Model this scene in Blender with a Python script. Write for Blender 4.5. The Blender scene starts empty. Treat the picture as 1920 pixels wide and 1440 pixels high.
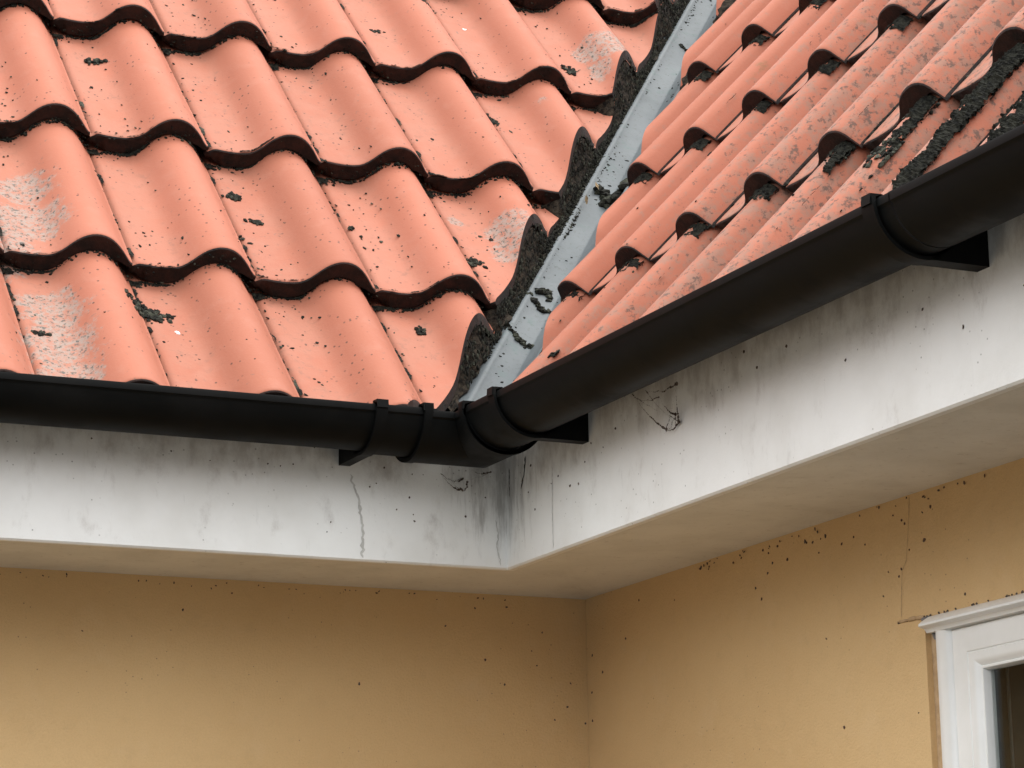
import bpy, bmesh, math, random
import numpy as np
from mathutils import Vector, Matrix, noise

# ------------------------------------------------------------------ camera, sky, sun, exposure
scene = bpy.context.scene
COL = scene.collection
R = math.radians
YAW, PITCH, ROLL = R(25.416), R(13.309), R(-1.008)
cam_d = bpy.data.cameras.new('camera')
cam_d.sensor_width = 36.0
cam_d.lens = 5058.6 / 1920 * 36.0
cam_d.clip_start = 0.05
cam_d.clip_end = 500
cam = bpy.data.objects.new('camera', cam_d)
COL.objects.link(cam)
Fw = Vector((math.sin(YAW) * math.cos(PITCH), math.cos(YAW) * math.cos(PITCH), math.sin(PITCH)))
Rt = Vector((math.cos(YAW), -math.sin(YAW), 0))
Up = Rt.cross(Fw)
R2 = math.cos(ROLL) * Rt + math.sin(ROLL) * Up
U2 = -math.sin(ROLL) * Rt + math.cos(ROLL) * Up
mw = Matrix((R2, U2, -Fw)).transposed().to_4x4()
mw.translation = Vector((-2.0147, -3.9705, -0.6813))
cam.matrix_world = mw
scene.camera = cam

CLOUD = 6.6
SUN_EL, SUN_AZ = R(66), R(105)      # azimuth measured from +Y towards +X
world = bpy.data.worlds.new('World')
scene.world = world
world.use_nodes = True
wn = world.node_tree.nodes
wl = world.node_tree.links
bg = wn['Background']
sky = wn.new('ShaderNodeTexSky')
sky.sky_type = 'NISHITA'
sky.sun_disc = False
sky.sun_elevation = SUN_EL
sky.sun_rotation = SUN_AZ
sky.air_density = 1.0
sky.dust_density = 1.0
hs = wn.new('ShaderNodeHueSaturation')          # overcast: the cloud deck greys the sky
hs.inputs['Saturation'].default_value = 0.12
wl.new(sky.outputs[0], hs.inputs['Color'])
tc = wn.new('ShaderNodeTexCoord')                # overcast sky: dim horizon, bright zenith
sx = wn.new('ShaderNodeSeparateXYZ'); wl.new(tc.outputs['Generated'], sx.inputs[0])
mr = wn.new('ShaderNodeMapRange'); wl.new(sx.outputs['Z'], mr.inputs[0])
mr.inputs[1].default_value = 0.05; mr.inputs[2].default_value = 0.36
mr.inputs[3].default_value = 0.10; mr.inputs[4].default_value = 1.0
mv = wn.new('ShaderNodeMixRGB'); mv.blend_type = 'MULTIPLY'; mv.inputs[0].default_value = 1
cl = wn.new('ShaderNodeMixRGB'); cl.inputs[0].default_value = 0.85       # even cloud deck over the clear sky
wl.new(hs.outputs[0], cl.inputs[1]); cl.inputs[2].default_value = (CLOUD, CLOUD * 1.02, CLOUD * 1.03, 1)
wl.new(cl.outputs[0], mv.inputs[1]); wl.new(mr.outputs[0], mv.inputs[2])
wl.new(mv.outputs[0], bg.inputs['Color'])
bg.inputs['Strength'].default_value = 0.15
sun_d = bpy.data.lights.new('sun', 'SUN')
sun_d.energy = 0.95
sun_d.angle = R(28)
sun_d.color = (1.0, 0.97, 0.92)
sun = bpy.data.objects.new('sun', sun_d)
COL.objects.link(sun)
sd = Vector((math.sin(SUN_AZ) * math.cos(SUN_EL), math.cos(SUN_AZ) * math.cos(SUN_EL), math.sin(SUN_EL)))
sun.rotation_euler = (-sd).to_track_quat('-Z', 'Y').to_euler()
scene.view_settings.view_transform = 'Standard'
scene.view_settings.look = 'None'
scene.view_settings.exposure = 1.82
scene.view_settings.gamma = 1.0
scene.render.engine = 'CYCLES'
scene.cycles.max_bounces = 8
scene.cycles.diffuse_bounces = 5

# ------------------------------------------------------------------ measures (metres)
S = 0.2698            # soffit depth: wall face to fascia face
GL = 0.1445           # gutter lip beyond the fascia
GH = 0.2014           # gutter lip above the soffit
GR = 0.0575           # gutter radius
PIT = R(49.908)
CP, SP = math.cos(PIT), math.sin(PIT)
G = 0.3724            # course gauge
W = 0.2               # tile cover width
AL = 0.1178
ZR = 0.1694
XL = -0.2368
YR = -0.4934
GROUND = -2.3
CUT = 0.08            # tiles stop this far (plan) from the valley line
LIN = 0.050           # valley liner below the tile line
rnd = random.Random(7)


class Fr:
    """frame of a roof slope: e runs along a course, up climbs the slope, n leaves it"""
    def __init__(s, O, e, uh):
        s.O = Vector(O); s.e = Vector(e); uh = Vector(uh)
        s.up = uh * CP + Vector((0, 0, SP))
        s.n = -uh * SP + Vector((0, 0, CP))
        s.uh = uh; s.side = 'L' if abs(uh.y) > .5 else 'R'
    def P(s, u, t, n=0.0):
        return s.O + s.e * u + s.up * t + s.n * n
    def mat(s, u, t, n=0.0):
        m = Matrix((s.e, s.up, s.n)).transposed().to_4x4()
        m.translation = s.P(u, t, n)
        return m


FL = Fr((XL, -S - AL, ZR), (1, 0, 0), (0, 1, 0))
FRt = Fr((-S - AL, YR, ZR), (0, -1, 0), (1, 0, 0))
T0 = (AL - 0.111) / CP    # tail of the eave course


# ------------------------------------------------------------------ helpers
def tag(o, label=None, cat=None, group=None, kind=None):
    if label: o['label'] = label
    if cat: o['category'] = cat
    if group: o['group'] = group
    if kind: o['kind'] = kind
    return o


def adopt(o, parent):
    if parent is not None:
        o.parent = parent
        o.matrix_parent_inverse = parent_world(parent).inverted()


def parent_world(p):
    m = p.matrix_basis.copy()
    if p.parent: m = parent_world(p.parent) @ p.matrix_parent_inverse @ m
    return m


def empty(name, loc, parent=None):
    o = bpy.data.objects.new(name, None)
    o.empty_display_size = 0.1
    COL.objects.link(o)
    o.location = loc
    adopt(o, parent)
    return o


def mesh_obj(name, verts, faces, mats, parent=None, idx=None, smooth=40, loc=None):
    me = bpy.data.meshes.new(name)
    vs = [tuple(v) for v in verts]
    if loc is not None:
        vs = [(v[0] - loc[0], v[1] - loc[1], v[2] - loc[2]) for v in vs]
    me.from_pydata(vs, [], [tuple(f) for f in faces])
    for m in (mats if isinstance(mats, (list, tuple)) else [mats]):
        me.materials.append(m)
    if idx is not None:
        me.polygons.foreach_set('material_index', idx)
    if smooth:
        me.polygons.foreach_set('use_smooth', [True] * len(me.polygons))
        me.set_sharp_from_angle(angle=R(smooth))
    me.update()
    o = bpy.data.objects.new(name, me)
    COL.objects.link(o)
    if loc is not None: o.location = loc
    adopt(o, parent)
    return o


def fix_normals(o):
    bm = bmesh.new(); bm.from_mesh(o.data)
    bmesh.ops.recalc_face_normals(bm, faces=bm.faces)
    bm.to_mesh(o.data); bm.free()
    return o


def bm_obj(name, bm, mats, parent=None, smooth=40):
    bmesh.ops.recalc_face_normals(bm, faces=bm.faces)
    me = bpy.data.meshes.new(name)
    bm.to_mesh(me); bm.free()
    for m in (mats if isinstance(mats, (list, tuple)) else [mats]):
        me.materials.append(m)
    if smooth:
        me.polygons.foreach_set('use_smooth', [True] * len(me.polygons))
        me.set_sharp_from_angle(angle=R(smooth))
    o = bpy.data.objects.new(name, me)
    COL.objects.link(o)
    adopt(o, parent)
    return o


def box(bm, a, b, bevel=0.0):
    x0, y0, z0 = (min(a[i], b[i]) for i in range(3))
    x1, y1, z1 = (max(a[i], b[i]) for i in range(3))
    t = bmesh.new()
    bmesh.ops.create_cube(t, size=1)
    for v in t.verts:
        v.co = Vector(((x0 + x1) / 2 + v.co.x * (x1 - x0), (y0 + y1) / 2 + v.co.y * (y1 - y0), (z0 + z1) / 2 + v.co.z * (z1 - z0)))
    if bevel:
        bmesh.ops.bevel(t, geom=list(t.edges), offset=bevel, segments=2, affect='EDGES', profile=0.5)
    vm = {v: bm.verts.new(v.co) for v in t.verts}
    for f in t.faces:
        bm.faces.new([vm[v] for v in f.verts])
    t.free()


def sweep(bm, prof, stations, caps=True):
    """closed profile [(off,z)] carried over stations: functions (off,z)->xyz"""
    rings = [[bm.verts.new(st(a, b)) for a, b in prof] for st in stations]
    n = len(prof)
    for r0, r1 in zip(rings, rings[1:]):
        for i in range(n):
            bm.faces.new((r0[i], r0[(i + 1) % n], r1[(i + 1) % n], r1[i]))
    if caps:
        for r in (rings[0], rings[-1]):
            f = bm.faces.new(r)
            bmesh.ops.triangulate(bm, faces=[f])


def stL(x):  return lambda o, z: (x, -S - o, z)
def stR(y):  return lambda o, z: (-S - o, y, z)
def stD():   return lambda o, z: (-S - o, -S - o, z)


# ------------------------------------------------------------------ node helpers
class NT:
    def __init__(s, name):
        s.m = bpy.data.materials.new(name); s.m.use_nodes = True
        s.t = s.m.node_tree; s.b = s.t.nodes['Principled BSDF']
        g = s.t.nodes.new('ShaderNodeNewGeometry'); s.pos = g.outputs['Position']; s.nrm = g.outputs['Normal']
    def N(s, ty, **k):
        n = s.t.nodes.new(ty)
        for a, v in k.items(): setattr(n, a, v)
        return n
    def L(s, a, b): s.t.links.new(a, b)
    def vec(s, scale=(1, 1, 1)):
        n = s.N('ShaderNodeMapping'); s.L(s.pos, n.inputs[0]); n.inputs['Scale'].default_value = scale
        return n.outputs[0]
    def noise(s, scale, detail=4, rough=.55, vec=None, dist=0):
        n = s.N('ShaderNodeTexNoise'); s.L(vec or s.pos, n.inputs['Vector'])
        n.inputs['Scale'].default_value = scale; n.inputs['Detail'].default_value = detail
        n.inputs['Roughness'].default_value = rough; n.inputs['Distortion'].default_value = dist
        return n.outputs[0]
    def vor(s, scale, vec=None, rand=1):
        n = s.N('ShaderNodeTexVoronoi'); s.L(vec or s.pos, n.inputs['Vector'])
        n.inputs['Scale'].default_value = scale; n.inputs['Randomness'].default_value = rand
        return n.outputs['Distance']
    def ramp(s, f, a, b, lo=0.0, hi=1.0):
        n = s.N('ShaderNodeMapRange'); s.L(f, n.inputs[0])
        n.inputs[1].default_value = a; n.inputs[2].default_value = b
        n.inputs[3].default_value = lo; n.inputs[4].default_value = hi
        n.interpolation_type = 'SMOOTHSTEP' if lo <= hi or True else 'LINEAR'
        return n.outputs[0]
    def math(s, op, a, b=None, c=None):
        n = s.N('ShaderNodeMath', operation=op)
        for i, x in enumerate((a, b, c)):
            if x is None: continue
            if isinstance(x, (int, float)): n.inputs[i].default_value = x
            else: s.L(x, n.inputs[i])
        return n.outputs[0]
    def mix(s, f, a, b):
        n = s.N('ShaderNodeMix', data_type='RGBA')
        for i, x in ((0, f), (6, a), (7, b)):
            if isinstance(x, (int, float)): n.inputs[i].default_value = x
            elif isinstance(x, tuple): n.inputs[i].default_value = (*x, 1)
            else: s.L(x, n.inputs[i])
        return n.outputs[2]
    def blob(s, p, r0, r1):
        n = s.N('ShaderNodeVectorMath', operation='DISTANCE'); s.L(s.pos, n.inputs[0]); n.inputs[1].default_value = p
        return s.ramp(n.outputs['Value'], r0, r1, 1, 0)
    def col(s, c): s.L(c, s.b.inputs['Base Color'])
    def rough(s, v):
        if isinstance(v, (int, float)): s.b.inputs['Roughness'].default_value = v
        else: s.L(v, s.b.inputs['Roughness'])
    def bump(s, h, dist, strength=1.0):
        n = s.N('ShaderNodeBump'); s.L(h, n.inputs['Height']); n.inputs['Distance'].default_value = dist
        n.inputs['Strength'].default_value = strength; s.L(n.outputs[0], s.b.inputs['Normal'])
    def spec(s, v): s.b.inputs['Specular IOR Level'].default_value = v


def mat_tile(side):
    m = NT('clay_' + side)
    oi = m.N('ShaderNodeObjectInfo')
    big = m.noise(5, 3); mid = m.noise(28, 5, .6); fine = m.noise(240, 3, .6)
    base = m.mix(m.ramp(big, .3, .7), (.315, .106, .063), (.34, .118, .073))
    base = m.mix(m.math('MULTIPLY', oi.outputs['Random'], .8), base, (.275, .094, .056))
    base = m.mix(m.ramp(mid, .50, .75, 0, .22), base, (.345, .16, .115))
    base = m.mix(m.ramp(fine, .45, .75, 0, .12), base, (.30, .14, .09))
    # dust and algae film held in the flat pan of each tile
    tc = m.N('ShaderNodeTexCoord'); sx = m.N('ShaderNodeSeparateXYZ'); m.L(tc.outputs['Object'], sx.inputs[0])
    pan = m.math('MULTIPLY', m.ramp(sx.outputs['X'], .075, .105, 1, 0), m.ramp(m.noise(13, 5, .65), .30, .62))
    base = m.mix(m.math('MULTIPLY', pan, .5), base, (.295, .130, .088))
    base = m.mix(m.math('MULTIPLY', pan, m.ramp(m.noise(55, 6, .75), .52, .66, 0, .45)), base, (.17, .085, .058))
    # pale lichen crust and grey bloom
    crust = m.noise(90, 6, .75)
    if side == 'clean':
        mask = None
        for p, r in LICHEN:
            b = m.blob(p, 0, r * 1.5)
            mask = b if mask is None else m.math('MAXIMUM', mask, b)
        edge = m.math('ADD', mask, m.math('MULTIPLY', m.math('SUBTRACT', m.noise(24, 8, .78), .5), 2.2))
        pat = m.math('MULTIPLY', m.ramp(edge, .38, .62), m.ramp(mask, 0, .08))
        base = m.mix(m.math('MULTIPLY', pat, m.ramp(crust, .36, .62, .1, .95)), base, (.245, .195, .165))
        base = m.mix(m.math('MULTIPLY', pat, m.ramp(m.noise(150, 4, .7), .54, .62)), base, (.085, .075, .065))
        sp = m.math('MULTIPLY', m.ramp(m.vor(75), .11, .19, 1, 0), m.ramp(m.noise(16, 4), .42, .56))
        base = m.mix(m.math('MULTIPLY', sp, .8), base, (.055, .03, .022))
        sp2 = m.math('MULTIPLY', m.ramp(m.noise(70, 5, .7), .62, .70), m.ramp(m.noise(7, 3), .44, .58))
        base = m.mix(m.math('MULTIPLY', sp2, .65), base, (.12, .085, .065))
    else:
        sep = m.N('ShaderNodeSeparateXYZ'); m.L(m.pos, sep.inputs[0])
        near = m.ramp(m.math('MULTIPLY', sep.outputs['Y'], -1.0), .05, .95)     # the wet end by the wall is dirtier
        g = m.math('ADD', m.noise(48, 8, .78), m.math('MULTIPLY', near, .12))
        base = m.mix(m.math('MULTIPLY', m.ramp(g, .55, .70), .62), base, (.20, .128, .097))
        d = m.math('ADD', m.noise(85, 6, .75), m.math('MULTIPLY', near, .11))
        base = m.mix(m.math('MULTIPLY', m.ramp(d, .64, .72), .8), base, (.075, .05, .04))
        gr = m.math('MULTIPLY', m.ramp(m.noise(11, 5), .66, .72), m.ramp(mid, .4, .6))
        base = m.mix(m.math('MULTIPLY', gr, .5), base, (.09, .085, .03))
    m.col(base)
    m.rough(.75); m.spec(.22)
    m.bump(m.math('ADD', m.math('MULTIPLY', mid, .6), m.math('MULTIPLY', fine, .25)), .0012, .7)
    return m.m


def mat_simple(name, c0, c1, scale, rough=.8, bump=0, bscale=None, spec=.3, detail=5):
    m = NT(name)
    n = m.noise(scale, detail, .6)
    m.col(m.mix(m.ramp(n, .35, .65), c0, c1)); m.rough(rough); m.spec(spec)
    if bump: m.bump(m.noise(bscale or scale * 4, 5, .65), bump)
    return m.m


# lichen patch centres on the left slope, from (u, t)
LICHEN = [(tuple(FL.P(u, t, n)), r) for u, t, n, r in (
    (.105, .60, .02, .060), (.09, .545, .005, .045), (.03, .645, -.01, .03), (.525, 1.285, .005, .07), (.50, 1.21, .0, .045),
    (-.745, .15, -.01, .075), (-.75, .07, -.01, .07), (-.74, .25, -.02, .07), (-.74, .47, -.02, .085), (-.73, .57, -.03, .07),
    (-.80, .40, -.01, .07), (.30, 1.05, .02, .025), (.42, 1.36, .03, .03))]
M_CLAYL = mat_tile('clean')
M_CLAYR = mat_tile('weathered')
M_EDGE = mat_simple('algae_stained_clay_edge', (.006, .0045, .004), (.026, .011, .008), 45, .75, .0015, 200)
M_MOSS = mat_simple('dry_black_moss', (.0035, .0036, .003), (.020, .020, .015), 130, .95, .002, 400, .15)
M_MOSSG = mat_simple('grey_green_moss', (.016, .018, .013), (.055, .057, .042), 120, .95, .002, 400, .15)
M_MORT = mat_simple('mossy_mortar', (.002, .0016, .0013), (.034, .026, .018), 95, .95, .004, 170, .15, 7)
M_LEAF = mat_simple('dry_leaf', (.30, .20, .09), (.48, .38, .24), 90, .7)
M_WHITE = mat_simple('bird_dropping_white', (.75, .75, .72), (.8, .8, .78), 90, .6)
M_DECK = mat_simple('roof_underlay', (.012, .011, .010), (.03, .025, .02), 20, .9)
M_PVC = NT('black_gutter_pvc')
_d = M_PVC.ramp(M_PVC.noise(9, 6, .65), .42, .72)
M_PVC.col(M_PVC.mix(_d, (.0036, .0040, .0040), (.0070, .0070, .0066)))
M_PVC.rough(M_PVC.ramp(_d, 0, 1, .5, .65)); M_PVC.spec(.08)
M_PVC.bump(M_PVC.noise(18, 3), .0008, .4)
M_PVC = M_PVC.m

m = NT('grey_valley_liner')
c = m.mix(m.ramp(m.noise(9, 5, .6), .3, .7), (.074, .085, .091), (.100, .112, .118))
c = m.mix(m.ramp(m.noise(120, 6, .75), .55, .66, 0, .7), c, (.05, .05, .045))
c = m.mix(m.ramp(m.noise(30, 6, .75), .52, .70, 0, .7), c, (.07, .10, .097))
m.col(c); m.rough(.65); m.spec(.25); m.bump(m.noise(60, 4), .0008, .5)
M_LINER = m.m

m = NT('white_fascia_paint')
c = m.mix(m.ramp(m.noise(6, 4, .6), .35, .7), (.80, .80, .785), (.72, .715, .69))
st = m.noise(1, 6, .7, vec=m.vec((34, 34, 3.2)))                 # long vertical run marks
c = m.mix(m.ramp(st, .62, .85, 0, .2), c, (.36, .34, .31))
sep = m.N('ShaderNodeSeparateXYZ'); m.L(m.pos, sep.inputs[0])
hi = m.ramp(sep.outputs['Z'], .075, .19)                           # splash dirt behind the gutter
g = m.math('ADD', m.noise(1, 7, .7, vec=m.vec((22, 22, 12))), m.math('MULTIPLY', hi, .22))
c = m.mix(m.ramp(g, .54, .84, 0, .5), c, (.26, .22, .19))
cr = m.blob((-.27, -.27, .13), .02, .17)                           # damp stain in the corner
g2 = m.math('ADD', m.math('MULTIPLY', cr, .28), m.noise(1, 7, .72, vec=m.vec((60, 60, 9))))
c = m.mix(m.ramp(g2, .62, .90, 0, .6), c, (.22, .20, .18))
sp = m.math('MULTIPLY', m.ramp(m.vor(85), .07, .13, 1, 0), m.ramp(m.noise(11, 3), .47, .60))
c = m.mix(m.math('MULTIPLY', sp, .6), c, (.10, .09, .07))
m.col(c); m.rough(.5); m.spec(.4)
m.bump(m.math('ADD', m.noise(55, 5, .7), m.math('MULTIPLY', m.noise(5, 3), 2)), .0015, .5)
M_FASCIA = m.m

m = NT('cream_soffit')
c = m.mix(m.ramp(m.noise(7, 5, .6), .35, .7), (.70, .675, .62), (.61, .585, .53))
c = m.mix(m.ramp(m.noise(60, 6, .75), .56, .72, 0, .45), c, (.30, .25, .19))
c = m.mix(m.ramp(m.noise(4, 6, .7), .48, .7, 0, .35), c, (.44, .40, .34))
m.col(c); m.rough(.7); m.bump(m.noise(90, 4), .001, .5)
M_SOFFIT = m.m

m = NT('ochre_render')
c = m.mix(m.ramp(m.noise(2.2, 4, .6), .3, .7), (.66, .455, .235), (.62, .415, .205))
c = m.mix(m.ramp(m.noise(420, 3, .7), .35, .75, 0, .22), c, (.42, .29, .15))
c = m.mix(m.ramp(m.noise(35, 5, .7), .52, .75, 0, .22), c, (.48, .33, .18))
c = m.mix(m.ramp(m.noise(9, 6, .7), .5, .72, 0, .18), c, (.70, .53, .33))
c = m.mix(m.math('MULTIPLY', m.ramp(m.vor(70), .05, .10, 1, 0), m.ramp(m.noise(5, 3), .46, .60)), c, (.30, .19, .11))
m.col(c); m.rough(.85); m.spec(.2)
m.bump(m.math('ADD', m.noise(230, 4, .7), m.math('MULTIPLY', m.noise(30, 4), 1.2)), .0024, .7)
M_WALL = m.m
M_SCAR = mat_simple('bare_render_edge', (.40, .27, .15), (.52, .36, .21), 60, .9, .0015, 150)
M_UPVC = mat_simple('white_window_pvc', (.80, .80, .79), (.76, .76, .745), 14, .32, 0, None, .5)
M_SEAL = mat_simple('grey_sealant', (.10, .10, .11), (.22, .21, .21), 80, .6, .001, 200)
M_DARKSPECK = mat_simple('dark_red_speck', (.07, .025, .02), (.12, .07, .045), 90, .6)
M_GREYLINE = mat_simple('grimy_crack', (.46, .45, .43), (.58, .57, .545), 120, .9)
M_TANLINE = mat_simple('render_crack', (.36, .25, .14), (.46, .32, .18), 120, .9)
M_WEB = mat_simple('dusty_cobweb', (.05, .032, .026), (.13, .10, .08), 200, .95)
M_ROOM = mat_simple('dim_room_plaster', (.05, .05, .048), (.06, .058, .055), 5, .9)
M_CURT = mat_simple('grey_brown_panel', (.05, .044, .038), (.07, .062, .055), 9, .9)
M_STRIP = mat_simple('pale_edge_strip', (.20, .195, .18), (.24, .235, .22), 9, .9)
M_GROUND = mat_simple('concrete_paving', (.05, .05, .046), (.075, .073, .068), 3, .9, .003, 60)
m = NT('window_glass')
m.b.inputs['Base Color'].default_value = (.9, .95, .93, 1)
m.b.inputs['Roughness'].default_value = .02
m.b.inputs['Transmission Weight'].default_value = 1.0
m.b.inputs['IOR'].default_value = 1.35
M_GLASS = m.m

# ------------------------------------------------------------------ ground
g = mesh_obj('ground', [(-60, -60, GROUND), (60, -60, GROUND), (60, 60, GROUND), (-60, 60, GROUND)], [(0, 1, 2, 3)], M_GROUND, smooth=0)
tag(g, kind='structure')

# ------------------------------------------------------------------ house
house = empty('house', (0, 0, GROUND))
tag(house, 'ochre rendered house corner with salmon pantile roofs meeting in a valley', 'house')
XEND, YEND = -3.4, -3.4

bm = bmesh.new()
box(bm, (XEND, 0.0, GROUND), (0.30, .28, .15))
wl_ = bm_obj('wall', bm, M_WALL, house, 0); tag(wl_, 'ochre wall running left from the corner')
WY0, WY1, WZ0, WZ1 = -.992, -2.3, -1.35, -.176      # opening in the right wall
bm = bmesh.new()
box(bm, (0, -.0005, GROUND), (.28, WY0, .15))
box(bm, (0, WY1, GROUND), (.28, YEND, .15))
box(bm, (0, WY0, WZ1), (.28, WY1, .15))
box(bm, (0, WY0, GROUND), (.28, WY1, WZ0))
wr_ = bm_obj('wall', bm, M_WALL, house, 0); tag(wr_, 'ochre wall with the white window, right of the corner')

# soffit: one L-shaped board, mitred by geometry
def ell(bm, o0, o1, z0, z1):
    prof = [(o0 - S, z0), (o1 - S, z0), (o1 - S, z1), (o0 - S, z1)]
    sweep(bm, prof, [stL(XEND), stD(), stR(YEND)])
bm = bmesh.new(); ell(bm, -.02, S - .030, .001, .013)
so = bm_obj('soffit', bm, M_SOFFIT, house, 30)
tag(so, 'cream soffit board under the eaves')
# fascia boards (two parts); 4 mm shadow groove stays open between them and the soffit
def fascia(name, stations, label):
    bm = bmesh.new()
    prof = [(-.0175, -.0045), (-.003, -.006), (0.0, -.003), (0.0, .232), (-.0175, .232)]
    sweep(bm, prof, stations)
    o = bm_obj(name, bm, M_FASCIA, house, 30); tag(o, label); return o
stDD = lambda d: (lambda o, z: (-S - o - d, -S - o, z))
fa1 = fascia('fascia', [stL(XEND)] + [stL(x) for x in np.linspace(-3, -.4, 6)] + [stD()], 'white fascia board of the left eave, grimy under the gutter')
fa2 = fascia('fascia', [stD()] + [stR(y) for y in np.linspace(-.4, -3, 6)] + [stR(YEND)], 'white fascia board of the right eave, grimy under the gutter')

# roof underlay (two planes) — closes the roof below the tiles
def plane_part(name, fr, pts, depth, mat, label):
    vs = [fr.P(u, t, depth) for u, t in pts] + [fr.P(u, t, depth - .02) for u, t in pts]
    n = len(pts)
    fs = [tuple(range(n)), tuple(range(2 * n - 1, n - 1, -1))] + [(i, (i + 1) % n, n + (i + 1) % n, n + i) for i in range(n)]
    o = mesh_obj(name, vs, fs, mat, house, smooth=0); fix_normals(o); tag(o, label); return o
TT = 3.2
def u_valley(fr, t, n, left):          # u where the valley line lies, at slope height t
    if left:   # x = y
        y = fr.O.y + t * CP - n * SP
        return y - fr.O.x
    x = fr.O.x + t * CP - n * SP
    return -(x - fr.O.y)
DN = -.082
roofL = plane_part('roof', FL, [(XEND - XL - .1, .098), (u_valley(FL, .098, DN, True), .098), (u_valley(FL, TT, DN, True), TT), (XEND - XL - .1, TT)], DN, M_DECK, 'left roof slope of smooth salmon pantiles')
roofR = plane_part('roof', FRt, [(-(YEND - YR) + .1, .098), (u_valley(FRt, .098, DN, False), .098), (u_valley(FRt, TT, DN, False), TT), (-(YEND - YR) + .1, TT)], DN, M_DECK, 'right roof slope of weathered pantiles seen edge on')

# ------------------------------------------------------------------ tiles
PU = [0, .006, .009, .013, .018, .03, .045, .060, .072, .080, .087, .094, .100, .107, .114, .121, .128, .135, .142, .149, .156, .163, .170, .177, .184, .190, .195, .1995, .203]
HU = [-.007, -.007, -.003, -.0008, 0, -.0014, -.0022, -.0018, -.0002, .0030, .0078, .0145, .0215, .0290, .0348, .0390, .0418, .0432, .0434, .0424, .0402, .0368, .0320, .0260, .0190, .0120, .0062, .0020, .0002]
PU = np.array(PU); HU = np.array(HU); HU = np.where(HU > .003, HU * 1.06, HU)
TH = np.interp(PU, [0, .02, .17, .195, .203], [.007, .014, .014, .008, .005])
HR = np.interp(PU, [0, .0045, .007, .02, .045, .08, .10, .112, .119, .126, .133, .142, .152, .165, .173, .181, .188, .1925, .1955, .1985, .203],
               [-.0240, -.0240, -.0215, -.0205, -.0215, -.0195, -.0150, -.0090, -.0015, .0055, .0100, .0143, .0173, .0193, .0195, .0180, .0149, .0105, .0050, -.0050, -.0180])
HUS = {'L': HU, 'R': HR}
TILTS = {'L': .032, 'R': .026}
LAP = .068


def tile_arrays(t_start=0.0, side='L'):
    HU = HUS[side]; TILT = TILTS[side]
    TH = globals()['TH'] if side == 'L' else np.interp(PU, [0, .02, .17, .195, .203], [.006, .014, .014, .007, .004])
    ts = [0, .002, .006, .012, .02, .03, .05, .1, .16, .22, .28, .34, G, G + LAP]
    ts = [t for t in ts if t > t_start + 1e-4] if t_start > 0 else ts
    if t_start > 0: ts = [t_start, t_start + .002, t_start + .006] + [t for t in ts if t > t_start + .009]
    nu = len(PU); top = []; bot = []
    for t in ts:
        q = t - t_start
        rc = .008 if side == 'L' else .016
        ul = rc - math.sqrt(max(0, rc * rc - (rc - q) ** 2)) if q < rc else 0.0
        dr = {0: -.0032, 1: -.0009}.get(ts.index(t), 0)
        nose = (.015 if t_start == 0 else 0) * max(0, min(1, 1.25 - q / .024))
        for u, h, th in zip(PU, HU, TH):
            uu = ul + u * (W + .003 - ul) / (W + .003)
            hh = float(np.interp(uu, PU, HU))
            nn = hh - TILT * t / G
            top.append((uu, t, nn + dr))
            bot.append((uu, t, nn - th - (nose * float(np.interp(u, [0, .02, .17, .2], [.2, 1, 1, .15])))))
    nt = len(ts); V = top + bot; off = nt * nu; F = []; I = []
    for a in range(nt - 1):
        for b in range(nu - 1):
            i = a * nu + b
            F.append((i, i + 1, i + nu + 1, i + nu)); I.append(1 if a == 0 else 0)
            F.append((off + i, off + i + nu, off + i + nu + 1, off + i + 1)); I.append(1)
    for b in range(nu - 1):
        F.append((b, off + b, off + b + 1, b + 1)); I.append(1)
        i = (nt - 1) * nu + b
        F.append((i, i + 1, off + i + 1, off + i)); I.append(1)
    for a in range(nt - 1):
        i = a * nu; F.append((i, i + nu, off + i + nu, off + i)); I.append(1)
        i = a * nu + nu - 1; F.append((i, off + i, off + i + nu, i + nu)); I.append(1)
    return V, F, I


def tile_height(u, t, fr=FL):
    k = max(0, math.floor(t / G))
    return float(np.interp(u % W, PU[3:-2], HUS[fr.side][3:-2])) - TILTS[fr.side] * (t / G - k)


TILE_ME = {}
def tile_mesh(side, eave):
    key = (side, eave)
    if key not in TILE_ME:
        V, F, I = tile_arrays(T0 if eave else 0, side)
        me = bpy.data.meshes.new('roof_tile'); me.from_pydata(V, [], F)
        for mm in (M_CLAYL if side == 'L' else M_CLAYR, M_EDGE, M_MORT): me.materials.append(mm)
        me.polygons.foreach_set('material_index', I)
        me.polygons.foreach_set('use_smooth', [True] * len(F))
        me.set_sharp_from_angle(angle=R(42)); me.update()
        TILE_ME[key] = me
    return TILE_ME[key]


def px(P):
    d = Vector(P) - cam.location if False else Vector(P) - mw.translation
    z = d.dot(Fw)
    return 960 + 5058.6 * d.dot(R2) / z, 720 - 5058.6 * d.dot(U2) / z


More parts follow.
